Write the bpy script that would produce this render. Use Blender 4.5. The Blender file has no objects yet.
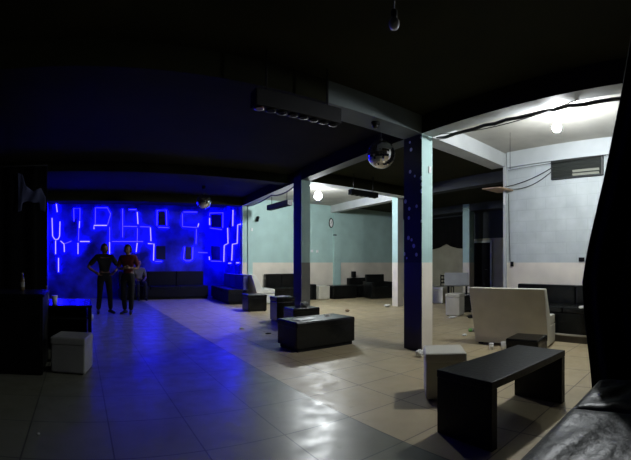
import bpy, bmesh, math, random
from mathutils import Vector, Matrix
random.seed(4)
sc = bpy.context.scene
col = sc.collection
PI = math.pi
SL = 0.1                       # the cross axis of this building is slightly skewed

# ---------------------------------------------------------------- measuring
EYE, FPX, X0, Y0 = 1.25, 400.0, 80.0, 262.5
def G(x, y, z=0.0):
    """the point at height z seen at x, y of the photograph (needs y below or above eye level)"""
    t = (x - X0) / FPX; r = (EYE - z) * FPX / (y - Y0)
    return Vector((r*math.sin(t), r*math.cos(t), z))
def onY(x, y, Y):
    t = (x - X0) / FPX; r = Y / math.cos(t)
    return Vector((Y*math.tan(t), Y, EYE + (Y0 - y)/FPX*r))
def onX(x, y, b):
    """on a cross wall X = b + SL*Y"""
    t = (x - X0) / FPX; Y = b/(math.tan(t) - SL); X = b + SL*Y
    return Vector((X, Y, EYE + (Y0 - y)/FPX*math.hypot(X, Y)))

# ---------------------------------------------------------------- materials
MATS = {}
def mat(name, colr, rough=0.6, metal=0.0, spec=0.5, noise=None, bump=None, emit=None, alpha=None, trans=0.0, sheen=0.0):
    """noise=(scale, amount) mottles the colour; bump=(scale, strength)"""
    if name in MATS: return MATS[name]
    m = bpy.data.materials.new(name); m.use_nodes = True
    nt = m.node_tree; b = nt.nodes['Principled BSDF']
    b.inputs['Base Color'].default_value = (*colr, 1)
    b.inputs['Roughness'].default_value = rough
    b.inputs['Metallic'].default_value = metal
    b.inputs['Specular IOR Level'].default_value = spec
    if trans: b.inputs['Transmission Weight'].default_value = trans
    tc = nt.nodes.new('ShaderNodeTexCoord')
    if noise:
        n = nt.nodes.new('ShaderNodeTexNoise'); n.inputs['Scale'].default_value = noise[0]; n.inputs['Detail'].default_value = 6
        nt.links.new(tc.outputs['Object'], n.inputs['Vector'])
        r = nt.nodes.new('ShaderNodeMapRange'); r.inputs[1].default_value = .3; r.inputs[2].default_value = .7
        r.inputs[3].default_value = 1-noise[1]; r.inputs[4].default_value = 1+noise[1]
        nt.links.new(n.outputs['Fac'], r.inputs[0])
        mx = nt.nodes.new('ShaderNodeVectorMath'); mx.operation = 'SCALE'
        mx.inputs[0].default_value = colr
        nt.links.new(r.outputs[0], mx.inputs['Scale']); nt.links.new(mx.outputs[0], b.inputs['Base Color'])
    if bump:
        n = nt.nodes.new('ShaderNodeTexNoise'); n.inputs['Scale'].default_value = bump[0]; n.inputs['Detail'].default_value = 5
        nt.links.new(tc.outputs['Object'], n.inputs['Vector'])
        bp = nt.nodes.new('ShaderNodeBump'); bp.inputs['Strength'].default_value = bump[1]; bp.inputs['Distance'].default_value = .02
        nt.links.new(n.outputs['Fac'], bp.inputs['Height']); nt.links.new(bp.outputs['Normal'], b.inputs['Normal'])
    if emit:
        b.inputs['Emission Color'].default_value = (*emit[0], 1); b.inputs['Emission Strength'].default_value = emit[1]
    MATS[name] = m; return m

black_vinyl = mat('black vinyl', (.005, .0055, .0055), .27, spec=.28, noise=(7, .3), bump=(9, .25))
blue_lit_vinyl = mat('vinyl tinted by stage light', (.05, .05, .22), .5, spec=.3)  # the stage's blue light is put into this back cushion colour
black_stage = mat('black stage sofa cover', (.004, .004, .010), .6, spec=.15, noise=(7, .3))
black_worn = mat('creased black leatherette', (.020, .023, .021), .42, noise=(9, .25), bump=(15, .40))
black_matte = mat('matte black', (.004, .004, .005), .7, spec=.2, noise=(5, .3))
black_wood = mat('black painted board', (.0035, .0035, .0035), .40, spec=.16, noise=(6, .35), bump=(30, .12))
black_cloth = mat('black cloth', (.004, .004, .0045), .95, spec=.1, noise=(8, .3), bump=(60, .1))
cream_vinyl = mat('cream vinyl', (.55, .53, .45), .5, noise=(4, .08), bump=(16, .1))
white_vinyl = mat('white vinyl', (.62, .62, .58), .5, noise=(4, .08), bump=(14, .1))
dull_vinyl = mat('dull white vinyl', (.25, .25, .24), .55, noise=(4, .1), bump=(14, .1))
grey_vinyl = mat('grey vinyl', (.30, .31, .33), .5, noise=(4, .1))
olive_cloth = mat('grey cloth', (.20, .19, .17), .9, noise=(14, .2))
paper = mat('white paper', (.75, .75, .72), .8, bump=(40, .4))
plastic_white = mat('white plastic', (.7, .7, .7), .35)
glass_brown = mat('brown bottle glass', (.10, .07, .03), .12)
glass_green = mat('green bottle glass', (.12, .30, .08), .12)
label_pale = mat('pale bottle wrapper', (.22, .21, .18), .6)
chrome = mat('steel', (.5, .5, .5), .25, 1.0)
rubber = mat('black cable sheath', (.01, .01, .01), .5)
plywood = mat('plywood', (.36, .25, .16), .6, noise=(5, .25))
teal_paint = mat('pale teal paint', (.36, .52, .50), .65, noise=(2.5, .08), bump=(6, .06))
cream_far = mat('dull cream paint', (.32, .30, .23), .7, noise=(2.5, .12))
cream_paint = mat('cream paint', (.66, .61, .53), .65, noise=(2.5, .08), bump=(6, .06))
grey_paint = mat('grey white beam paint', (.42, .44, .44), .7, noise=(2.0, .12))
tie_paint = mat('grey blue tie beam paint', (.41, .44, .45), .7, noise=(2, .1))
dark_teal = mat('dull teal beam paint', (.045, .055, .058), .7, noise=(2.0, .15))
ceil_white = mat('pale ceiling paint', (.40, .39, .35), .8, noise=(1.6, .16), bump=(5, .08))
beam_lit_teal = mat('dull teal paint of the lit beam stretch', (.10, .125, .125), .7, noise=(2, .15))  # lit stretch of the beam, lighter than its blackened part
hall_black_shade = mat('black beam paint and shade', (.014, .014, .006), .9, spec=.1, noise=(1.2, .25))  # black hall beams, and the shade painted onto beam sides and one stretch
ceil_dark = mat('black ceiling paint and bay shade', (.017, .017, .007), .9, spec=.1, noise=(1.2, .25))  # black hall ceiling, also stands in for shade over the far bays
wall_dark = mat('black wall paint', (.006, .006, .009), .85, spec=.1, noise=(2, .3))
led_wall_glow = mat('stage wall with blue light painted in', (.02, .02, .50), .6, spec=.2, noise=(1.7, .75), bump=(4, .1))  # blue light of the tubes is put into the wall colour
far_dark = mat('dark blue wall paint and beam shade', (.018, .022, .03), .8, noise=(2, .3))
panel_dark = mat('dark stage panel', (.006, .006, .05), .5, spec=.2)
strip_hot = mat('bright blue light tube', (.2, .2, .5), .4, emit=((.0080, .0060, 1.0), 70.0))
strip_dim = mat('dim blue light tube', (.1, .1, .4), .4, emit=((.0048, .0030, 1.0), 27.0))
bulb_mat = mat('lit lamp bulb', (.9, .9, .9), .4, emit=((.93, .97, 1.0), 1200.0))
bulb_far_mat = mat('lit lamp bulb at the back', (.9, .9, .9), .4, emit=((.93, .98, 1.0), 690.0))
bulb_off = mat('unlit bulb glass', (.5, .5, .5), .15)
skin = mat('skin', (.16, .085, .06), .6)
hair_mat = mat('black hair', (.008, .007, .006), .6)
shirt_red = mat('dark red shirt', (.10, .012, .015), .9, noise=(9, .2))
shirt_black = mat('black shirt', (.006, .006, .009), .9, noise=(9, .2))
trousers_dark = mat('dark trousers', (.006, .006, .010), .9, noise=(9, .2))
shirt_grey = mat('grey shirt', (.16, .15, .13), .9, noise=(9, .15))
shoe_mat = mat('black shoes', (.01, .01, .01), .5)
eye_mat = mat('eyes', (.02, .02, .02), .3)
blue_cloth = mat('pale blue cloth', (.07, .08, .17), .9, noise=(5, .2))

def navy_mat():
    m = mat('navy paint with pale specks', (.020, .022, .018), .6, spec=.2)
    nt = m.node_tree; b = nt.nodes['Principled BSDF']
    tc = nt.nodes.new('ShaderNodeTexCoord')
    v = nt.nodes.new('ShaderNodeTexVoronoi'); v.inputs['Scale'].default_value = 7.5
    nt.links.new(tc.outputs['Object'], v.inputs['Vector'])
    lt = nt.nodes.new('ShaderNodeMath'); lt.operation = 'LESS_THAN'; lt.inputs[1].default_value = .23
    nt.links.new(v.outputs['Distance'], lt.inputs[0])
    mx = nt.nodes.new('ShaderNodeMix'); mx.data_type = 'RGBA'
    mx.inputs[6].default_value = (.020, .022, .018, 1); mx.inputs[7].default_value = (.60, .64, .70, 1)
    nt.links.new(lt.outputs[0], mx.inputs[0]); nt.links.new(mx.outputs[2], b.inputs['Base Color'])
    return m
navy = navy_mat()
navy_plain = mat('navy paint', (.016, .017, .003), .6, spec=.2, noise=(3, .2))
dark_lower = mat('dark plum paint', (.030, .026, .036), .6, noise=(3, .2))
grey_lower = mat('dull grey paint', (.16, .165, .15), .6, noise=(3, .15))

def block_mat():
    """grey blue painted concrete blocks: the courses show faintly"""
    m = mat('grey blue painted blocks', (.24, .28, .30), .75)
    nt = m.node_tree; b = nt.nodes['Principled BSDF']
    tc = nt.nodes.new('ShaderNodeTexCoord')
    sp = nt.nodes.new('ShaderNodeSeparateXYZ'); cb = nt.nodes.new('ShaderNodeCombineXYZ')
    nt.links.new(tc.outputs['Object'], sp.inputs[0])
    nt.links.new(sp.outputs['Y'], cb.inputs['X']); nt.links.new(sp.outputs['Z'], cb.inputs['Y'])
    br = nt.nodes.new('ShaderNodeTexBrick'); br.inputs['Scale'].default_value = 1.0
    br.inputs['Brick Width'].default_value = .40; br.inputs['Row Height'].default_value = .20
    br.inputs['Mortar Size'].default_value = .012; br.inputs['Mortar Smooth'].default_value = .6
    br.inputs['Color1'].default_value = (.40, .44, .445, 1); br.inputs['Color2'].default_value = (.42, .46, .465, 1)
    br.inputs['Mortar'].default_value = (.385, .425, .43, 1)
    nt.links.new(cb.outputs[0], br.inputs['Vector'])
    n = nt.nodes.new('ShaderNodeTexNoise'); n.inputs['Scale'].default_value = 3; n.inputs['Detail'].default_value = 6
    nt.links.new(tc.outputs['Object'], n.inputs['Vector'])
    mr = nt.nodes.new('ShaderNodeMapRange'); mr.inputs[1].default_value = .3; mr.inputs[2].default_value = .7; mr.inputs[3].default_value = .88; mr.inputs[4].default_value = 1.1
    nt.links.new(n.outputs['Fac'], mr.inputs[0])
    vm = nt.nodes.new('ShaderNodeVectorMath'); vm.operation = 'SCALE'
    nt.links.new(br.outputs['Color'], vm.inputs[0]); nt.links.new(mr.outputs[0], vm.inputs['Scale'])
    nt.links.new(vm.outputs[0], b.inputs['Base Color'])
    bp = nt.nodes.new('ShaderNodeBump'); bp.inputs['Strength'].default_value = .14; bp.inputs['Distance'].default_value = .01; bp.invert = True
    nt.links.new(br.outputs['Fac'], bp.inputs['Height']); nt.links.new(bp.outputs[0], b.inputs['Normal'])
    return m
blocks = block_mat()

def floor_mat():
    m = mat('beige polished floor tiles', (.42, .36, .27), .3)
    nt = m.node_tree; b = nt.nodes['Principled BSDF']
    tc = nt.nodes.new('ShaderNodeTexCoord')
    mp = nt.nodes.new('ShaderNodeMapping'); mp.inputs['Location'].default_value = (-1.42, -2.53, 0)
    nt.links.new(tc.outputs['Object'], mp.inputs['Vector'])
    br = nt.nodes.new('ShaderNodeTexBrick'); br.offset = 0.0; br.inputs['Scale'].default_value = 1.0
    br.inputs['Brick Width'].default_value = .6; br.inputs['Row Height'].default_value = .6
    br.inputs['Mortar Size'].default_value = .006; br.inputs['Mortar Smooth'].default_value = .2
    br.inputs['Color1'].default_value = (.40, .325, .195, 1); br.inputs['Color2'].default_value = (.44, .365, .225, 1)
    br.inputs['Mortar'].default_value = (.12, .10, .075, 1)
    nt.links.new(mp.outputs[0], br.inputs['Vector'])
    n = nt.nodes.new('ShaderNodeTexNoise'); n.inputs['Scale'].default_value = 2.2; n.inputs['Detail'].default_value = 8; n.inputs['Roughness'].default_value = .65
    nt.links.new(tc.outputs['Object'], n.inputs['Vector'])
    mr = nt.nodes.new('ShaderNodeMapRange'); mr.inputs[1].default_value = .3; mr.inputs[2].default_value = .7; mr.inputs[3].default_value = .88; mr.inputs[4].default_value = 1.07
    nt.links.new(n.outputs['Fac'], mr.inputs[0])
    vm = nt.nodes.new('ShaderNodeVectorMath'); vm.operation = 'SCALE'
    nt.links.new(br.outputs['Color'], vm.inputs[0]); nt.links.new(mr.outputs[0], vm.inputs['Scale'])
    # small dark scuffs
    n2 = nt.nodes.new('ShaderNodeTexNoise'); n2.inputs['Scale'].default_value = 9; n2.inputs['Detail'].default_value = 9
    nt.links.new(tc.outputs['Object'], n2.inputs['Vector'])
    m2 = nt.nodes.new('ShaderNodeMapRange'); m2.inputs[1].default_value = .66; m2.inputs[2].default_value = .74; m2.inputs[3].default_value = 1; m2.inputs[4].default_value = .75
    nt.links.new(n2.outputs['Fac'], m2.inputs[0])
    v2 = nt.nodes.new('ShaderNodeVectorMath'); v2.operation = 'SCALE'
    nt.links.new(vm.outputs[0], v2.inputs[0]); nt.links.new(m2.outputs[0], v2.inputs['Scale'])
    # dance floor's worn grey tiles end at a joint, also darkened for light falloff
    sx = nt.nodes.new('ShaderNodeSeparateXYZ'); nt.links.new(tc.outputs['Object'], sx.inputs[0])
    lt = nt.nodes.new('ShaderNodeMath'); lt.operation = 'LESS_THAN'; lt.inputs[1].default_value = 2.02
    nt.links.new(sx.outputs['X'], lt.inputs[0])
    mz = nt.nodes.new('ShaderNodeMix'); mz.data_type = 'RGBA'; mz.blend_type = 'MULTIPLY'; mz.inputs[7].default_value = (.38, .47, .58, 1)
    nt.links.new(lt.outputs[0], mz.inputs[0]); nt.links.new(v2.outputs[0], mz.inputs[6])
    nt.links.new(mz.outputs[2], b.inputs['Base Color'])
    n3 = nt.nodes.new('ShaderNodeTexNoise'); n3.inputs['Scale'].default_value = 5; n3.inputs['Detail'].default_value = 8
    nt.links.new(tc.outputs['Object'], n3.inputs['Vector'])
    m3 = nt.nodes.new('ShaderNodeMapRange'); m3.inputs[1].default_value = .35; m3.inputs[2].default_value = .65; m3.inputs[3].default_value = .36; m3.inputs[4].default_value = .52
    nt.links.new(n3.outputs['Fac'], m3.inputs[0]); 
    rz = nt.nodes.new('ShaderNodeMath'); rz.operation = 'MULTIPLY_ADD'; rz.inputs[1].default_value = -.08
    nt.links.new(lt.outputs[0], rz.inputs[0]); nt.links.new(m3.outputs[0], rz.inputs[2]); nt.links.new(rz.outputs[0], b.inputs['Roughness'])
    bp = nt.nodes.new('ShaderNodeBump'); bp.inputs['Strength'].default_value = .06; bp.inputs['Distance'].default_value = .01
    nt.links.new(n3.outputs['Fac'], bp.inputs['Height']); nt.links.new(bp.outputs[0], b.inputs['Normal'])
    b.inputs['Specular IOR Level'].default_value = .5
    return m
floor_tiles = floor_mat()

def ball_mat(name, scale_u, scale_v):
    """small square mirror tiles"""
    m = mat(name, (.75, .75, .76), .08, 1.0)
    return m
mirror = ball_mat('mirror tiles', 40, 20)

# ---------------------------------------------------------------- mesh helpers
class MB:
    def __init__(s): s.bm = bmesh.new(); s.mi = 0
    def _tag(s, faces):
        for f in faces: f.material_index = s.mi
    def box(s, cx, cy, cz, sx, sy, sz, bevel=0.0, rz=0.0, seg=2, rx=0.0, ry=0.0):
        r = bmesh.ops.create_cube(s.bm, size=1.0)
        vs = r['verts']
        M = Matrix.Translation((cx, cy, cz)) @ Matrix.Rotation(rz, 4, 'Z') @ Matrix.Rotation(ry, 4, 'Y') @ Matrix.Rotation(rx, 4, 'X') @ Matrix.Diagonal((sx, sy, sz, 1))
        bmesh.ops.transform(s.bm, matrix=M, verts=vs)
        fs = {f for v in vs for f in v.link_faces}; s._tag(fs)
        if bevel:
            es = list({e for v in vs for e in v.link_edges})
            q = bmesh.ops.bevel(s.bm, geom=es, offset=bevel, segments=seg, affect='EDGES', profile=.6)
            s._tag(q['faces'])
        return s
    def prism(s, pts, z0, z1, bevel=0.0):
        lo = [s.bm.verts.new((p[0], p[1], z0)) for p in pts]; hi = [s.bm.verts.new((p[0], p[1], z1)) for p in pts]
        n = len(pts); fs = [s.bm.faces.new(lo[::-1]), s.bm.faces.new(hi)]
        for i in range(n): fs.append(s.bm.faces.new((lo[i], lo[(i+1) % n], hi[(i+1) % n], hi[i])))
        bmesh.ops.recalc_face_normals(s.bm, faces=fs); s._tag(fs)
        if bevel:
            es = list({e for f in fs for e in f.edges}); q = bmesh.ops.bevel(s.bm, geom=es, offset=bevel, segments=2, affect='EDGES'); s._tag(q['faces'])
        return s
    def extr(s, prof, y0, y1, bevel=0.0):
        """profile of (x, z) points drawn along y"""
        a = [s.bm.verts.new((p[0], y0, p[1])) for p in prof]; b = [s.bm.verts.new((p[0], y1, p[1])) for p in prof]
        n = len(prof); fs = [s.bm.faces.new(a), s.bm.faces.new(b[::-1])]
        for i in range(n): fs.append(s.bm.faces.new((a[(i+1) % n], a[i], b[i], b[(i+1) % n])))
        bmesh.ops.recalc_face_normals(s.bm, faces=fs); s._tag(fs)
        if bevel:
            es = list({e for f in fs for e in f.edges}); q = bmesh.ops.bevel(s.bm, geom=es, offset=bevel, segments=3, affect='EDGES', profile=.6); s._tag(q['faces'])
        return s
    def tube(s, pts, r, n=8, cap=True):
        pts = [Vector(p) for p in pts]; rs = r if isinstance(r, (list, tuple)) else [r]*len(pts)
        rings = []; up = None
        for i, p in enumerate(pts):
            d = (pts[min(i+1, len(pts)-1)] - pts[max(i-1, 0)]).normalized()
            if up is None:
                up = Vector((0, 0, 1)) if abs(d.z) < .9 else Vector((1, 0, 0))
            a = d.cross(up).normalized(); b = a.cross(d).normalized(); up = b
            rings.append([s.bm.verts.new(p + (a*math.cos(2*PI*k/n) + b*math.sin(2*PI*k/n))*rs[i]) for k in range(n)])
        fs = []
        for A, B in zip(rings, rings[1:]):
            for k in range(n): fs.append(s.bm.faces.new((A[k], A[(k+1) % n], B[(k+1) % n], B[k])))
        if cap: fs += [s.bm.faces.new(rings[0][::-1]), s.bm.faces.new(rings[-1])]
        bmesh.ops.recalc_face_normals(s.bm, faces=fs)
        for f in fs: f.smooth = n > 4
        s._tag(fs); return s
    def lathe(s, prof, n=20, c=(0, 0, 0), smooth=True):
        rings = []
        for r, z in prof:
            rings.append([s.bm.verts.new((c[0] + max(r, 1e-4)*math.cos(2*PI*k/n), c[1] + max(r, 1e-4)*math.sin(2*PI*k/n), c[2] + z)) for k in range(n)])
        fs = []
        for A, B in zip(rings, rings[1:]):
            for k in range(n): fs.append(s.bm.faces.new((A[k], A[(k+1) % n], B[(k+1) % n], B[k])))
        fs += [s.bm.faces.new(rings[0][::-1]), s.bm.faces.new(rings[-1])]
        bmesh.ops.recalc_face_normals(s.bm, faces=fs)
        for f in fs: f.smooth = smooth
        s._tag(fs); return s
    def ball(s, c, r, u=20, v=12, sq=(1, 1, 1), smooth=True):
        q = bmesh.ops.create_uvsphere(s.bm, u_segments=u, v_segments=v, radius=r)
        bmesh.ops.transform(s.bm, matrix=Matrix.Translation(c) @ Matrix.Diagonal((*sq, 1)), verts=q['verts'])
        fs = {f for w in q['verts'] for f in w.link_faces}
        for f in fs: f.smooth = smooth
        s._tag(fs); return s
    def build(s, name, mats, parent=None, loc=None, rz=0.0):
        me = bpy.data.meshes.new(name); s.bm.to_mesh(me); s.bm.free()
        for m in (mats if isinstance(mats, (list, tuple)) else [mats]): me.materials.append(m)
        o = bpy.data.objects.new(name, me); col.objects.link(o)
        if parent is not None: o.parent = parent
        if loc is not None: o.location = loc
        if rz: o.rotation_euler = (0, 0, rz)
        return o

def tag(o, label, cat, group=None, kind=None):
    o['label'] = label; o['category'] = cat
    if group: o['group'] = group
    if kind: o['kind'] = kind
    return o
def thing(name, label, cat, loc=(0, 0, 0), rz=0.0, group=None):
    o = bpy.data.objects.new(name, None); o.empty_display_size = .1; col.objects.link(o)
    o.location = loc; o.rotation_euler = (0, 0, rz)
    return tag(o, label, cat, group)
def struct(o, label=None, cat=None):
    o['kind'] = 'structure'
    if label: o['label'] = label; o['category'] = cat
    return o
def dup(root, loc, rz, label, group=None):
    r = root.copy(); col.objects.link(r); r.location = loc; r.rotation_euler = (0, 0, rz); r['label'] = label
    if group: r['group'] = group
    for ch in list(root.children):
        c = ch.copy(); col.objects.link(c); c.parent = r
        for g in list(ch.children):
            d = g.copy(); col.objects.link(d); d.parent = c
    return r

# ================================================================ SETTING
CZ, SOF = 3.30, 3.05           # ceiling and beam soffit
YB, YS = 11.70, 14.0           # back wall, stage wall
RA, RD, RF, RW, RE = 3.84, 7.30, 10.75, 6.23, 11.5   # offsets of the cross lines: columns, columns, far beam, block wall, far wall
def px(b, Y): return b + SL*Y
def strip(b0, b1, Y1, Y2):     # footprint between two cross lines
    return [(px(b0, Y1), Y1), (px(b1, Y1), Y1), (px(b1, Y2), Y2), (px(b0, Y2), Y2)]

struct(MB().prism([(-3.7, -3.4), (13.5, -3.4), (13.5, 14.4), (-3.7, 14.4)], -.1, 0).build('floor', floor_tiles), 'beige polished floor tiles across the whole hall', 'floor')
struct(MB().prism([(-3.2, -3.2), (px(RA, -3.2)+.1, -3.2), (px(RA, 14.2)+.1, 14.2), (-3.2, 14.2)], CZ, CZ+.1).build('ceiling', ceil_dark), 'black ceiling over the dance floor', 'ceiling')
def ceil_piece(name, pts, m, label): struct(MB().prism(pts, CZ, CZ+.1).build(name, m), label, 'ceiling')
ceil_piece('ceiling_side', strip(RA+.1, RW+.3, -3.2, 3.75), ceil_white, 'pale ceiling of the near sofa bay')
ceil_piece('ceiling_far', [(px(RA, 3.75)+.1, 3.75), (13.4, 3.75), (13.4, 7.5), (px(RA, 7.5)+.1, 7.5)], ceil_dark, 'ceiling between the two cross beams, darkened as shade')  # shade between the beams is put into the ceiling colour
ceil_piece('ceiling_back', strip(RA+.1, RD+.12, 7.5, 14.2), ceil_white, 'pale ceiling of the back bay')
ceil_piece('ceiling_corner', [(px(RD, 7.5)+.12, 7.5), (13.4, 7.5), (13.4, 14.2), (px(RD, 14.2)+.12, 14.2)], ceil_dark, 'ceiling of the far corner bay, darkened as shade')  # colour darkened for the shade behind the beam
ceil_piece('ceiling_end', [(px(RW, -3.2)+.3, -3.2), (13.4, -3.2), (13.4, 3.75), (px(RW, 3.75)+.3, 3.75)], ceil_dark, 'dark ceiling behind the block wall')

def two_tone(name, pts_fn, upper, lower, label, cat='wall', split=EYE, top=CZ):
    """a wall painted in two bands, one mesh"""
    m = MB(); m.mi = 0; m.prism(pts_fn, split, top); m.mi = 1; m.prism(pts_fn, 0, split)
    return struct(m.build(name, [upper, lower]), label, cat)
xa = px(RA, YB) + .02
two_tone('wall_back', [(xa, YB), (13.2, YB), (13.2, YB+.2), (xa, YB+.2)], teal_paint, cream_paint, 'back wall painted pale teal above cream')
struct(MB().prism([(-3.2, YB), (-1.10, YB), (-1.10, YB+.2), (-3.2, YB+.2)], 0, CZ).build('wall_back_dark', wall_dark), 'black wall beside the blue lit stage', 'wall')
struct(MB().prism([(-1.6, YS), (6.0, YS), (6.0, YS+.2), (-1.6, YS+.2)], 0, CZ).build('wall_stage', led_wall_glow), 'stage back wall washed blue by its light tubes', 'wall')
struct(MB().prism([(xa, YB+.2), (xa+.2, YB+.2), (px(RA, YS)+.22, YS), (px(RA, YS)+.02, YS)], 0, CZ).build('wall_stage_right', led_wall_glow), 'side wall of the blue lit stage recess', 'wall')
struct(MB().prism([(-1.30, YB+.2), (-1.10, YB+.2), (-1.10, YS), (-1.30, YS)], 0, CZ).build('wall_stage_left', led_wall_glow), 'left side wall of the stage recess', 'wall')
struct(MB().box(-2.95, 4.3, CZ/2, .2, 15, CZ).build('wall_left', wall_dark), 'black left wall', 'wall')
struct(MB().box(2.9, -3.05, CZ/2, 13.0, .2, CZ).build('wall_front', wall_dark), 'dark wall behind the camera', 'wall')
two_tone('wall_right', strip(RW, RW+.18, -3.0, 3.63), blocks, cream_paint, 'painted block wall, grey blue above cream')
two_tone('wall_far', strip(RE, RE+.2, 3.4, YB), far_dark, cream_far, 'far side wall, dark above cream', split=2.12)
struct(MB().box(9.65, 3.40, CZ/2, 5.5, .2, CZ).build('wall_return', far_dark), 'dark wall of the far room', 'wall')
# pilasters on the back wall
struct(MB().box(8.72, YB-.04, CZ/2, .30, .08, CZ).build('trim_1', teal_paint), 'teal pilaster on the back wall', 'pilaster')
struct(MB().box(5.28, YB-.03, CZ/2, .16, .06, CZ).build('trim_2', teal_paint), 'narrow teal pilaster beside the stage', 'pilaster')

# beams
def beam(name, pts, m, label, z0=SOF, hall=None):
    """hall = (axis, material): the side turned to the dance floor has its shade painted in"""
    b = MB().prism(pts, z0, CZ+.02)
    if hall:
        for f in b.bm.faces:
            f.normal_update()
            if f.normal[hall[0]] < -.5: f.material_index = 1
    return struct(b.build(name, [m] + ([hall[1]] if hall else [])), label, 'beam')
B1, B2 = 3.66, 4.04; C1, C2 = 7.42, 7.80
beam('ceiling_beam', [(-2.9, B1), (2.62, B1), (2.62, B2), (-2.9, B2)], hall_black_shade, 'beam crossing the dance floor above the lighting bar, blackened as shade')  # left stretch blackened to paint in the shade away from the column
beam('ceiling_beam', [(2.62, B1), (px(RA, B1), B1), (px(RA, B2), B2), (2.62, B2)], beam_lit_teal, 'dull teal lit stretch of the beam ending at the nearest column')
beam('ceiling_beam', [(px(RA+.23, B1), B1), (px(RW, B1), B1), (px(RW, B2-.06), B2-.06), (px(RA+.23, B2-.06), B2-.06)], grey_paint, 'pale beam from the speckled column to the block wall')
beam('ceiling_beam', strip(RA, RA+.23, -2.9, B1), grey_paint, 'pale beam with a cable along it, over the near sofa bay', hall=(0, hall_black_shade))
beam('ceiling_beam', strip(RA, RA+.23, B2, C1), dark_teal, 'dull beam between the two speckled columns, behind the mirror ball', hall=(0, hall_black_shade))
beam('ceiling_beam', strip(RA, RA+.23, C2, YB), grey_paint, 'beam from the far column back to the stage corner', hall=(0, hall_black_shade))
beam('ceiling_beam', [(px(RA+.23, C1), C1+.05), (px(RD, 7.5), C1+.05), (px(RD, 7.8), C2), (px(RA+.23, C2), C2)], grey_paint, 'beam crossing the side bay in front of the far lamp', hall=(1, hall_black_shade))
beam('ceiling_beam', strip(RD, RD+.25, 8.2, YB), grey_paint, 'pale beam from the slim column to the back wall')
beam('ceiling_beam', strip(RD, RD+.25, 3.5, 7.9), far_dark, 'beam over the dark far bay, its colour darkened as shade')  # same beam line as above, darkened for the far bay's shade
beam('ceiling_beam', strip(RF, RF+.25, 3.5, YB), far_dark, 'farthest dull beam over the pillar by the far door')
beam('ceiling_beam', [(-1.1, YB-.05), (xa, YB-.05), (xa, YB+.2), (-1.1, YB+.2)], hall_black_shade, 'black beam above the stage opening')
beam('ceiling_beam', [(-2.9, 8.1), (px(RA, 8.1)-.02, 8.1), (px(RA, 8.4)-.02, 8.4), (-2.9, 8.4)], hall_black_shade, 'black beam across the dance floor before the stage', 3.10)
beam('ceiling_beam', strip(RW-.06, RW-.001, -2.8, 3.6), tie_paint, 'tie beam along the top of the block wall', 3.02)
# columns: one face navy with specks, the next pale
def column(name, b, Y1, Y2, w, label, front, frontlow, side, sidelow):
    m = MB(); P = strip(b, b+w, Y1, Y2)
    o = None
    for z0, z1, a, c in ((0, EYE, 1, 3), (EYE, CZ, 0, 2)):
        k = len(m.bm.faces); m.prism(P, z0, z1); m.bm.faces.ensure_lookup_table()
        for f in m.bm.faces[k:]:
            f.normal_update(); f.material_index = a if f.normal.x < -.5 else c
    return struct(m.build(name, [front, frontlow, side, sidelow]), label, 'column')
column('column', RA, 3.66, 4.04, .23, 'nearest square column, navy with pale specks on one side and teal on the other', navy, dark_lower, teal_paint, cream_paint)
column('column', RA, 7.42, 7.82, .23, 'second square column, navy on one side, beside the glossy black bench', navy_plain, navy_plain, teal_paint, grey_lower)
column('column', RD, 7.95, 8.2, .22, 'slim pale column in front of the back wall', teal_paint, cream_paint, grey_paint, cream_paint)
column('column', RF, 7.85, 8.15, .30, 'blue grey pillar by the far door', teal_paint, cream_paint, teal_paint, cream_paint)
struct(MB().box(-1.38, 5.6, CZ/2, .22, .3, CZ).build('column', dark_lower), 'dark column at the far left edge', 'column')
# floor plinth of the block wall end
struct(MB().prism(strip(RW-.03, RW+.2, 3.63, 3.70), 0, CZ).build('trim_3', grey_paint), 'pale end post of the block wall', 'wall end')

# louvre window
w = struct(bpy.data.objects.new('window_1', None), 'louvre window high in the block wall', 'window'); col.objects.link(w)
pA, pB = onX(553, 171, RW), onX(603, 165, RW)
w.location = ((pA.x+pB.x)/2, (pA.y+pB.y)/2, 2.86); w.rotation_euler = (0, 0, -math.atan(SL))
wl, wh = (pA-pB).to_2d().length, .31
steel_dark = mat('dark window steel', (.015, .018, .018), .5)
louvre_a = mat('dusty louvre glass', (.028, .032, .029), .45, spec=.3); louvre_b = mat('pale louvre glass', (.30, .31, .26), .35)
f = MB()
for s in (-1, 1):
    f.box(-.03, s*wl/2, 0, .05, .03, wh+.02, .004); f.box(-.03, 0, s*wh/2, .05, wl, .02, .004)
f.box(-.004, 0, 0, .006, wl, wh).build('window_frame', steel_dark, w)
for k in range(5):
    z = -wh/2 + .035 + k*.06
    MB().box(-.03, 0, z, .006, wl-.03, .066, ry=-.6).build('louvre_slat', louvre_a, w)
    if k in (0, 1): MB().box(-.036, -.17, z+.004, .006, wl*.52, .040, ry=-.6).build('pale_louvre_slat', louvre_b, w)['label'] = 'paler pane of the louvre'

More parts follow.
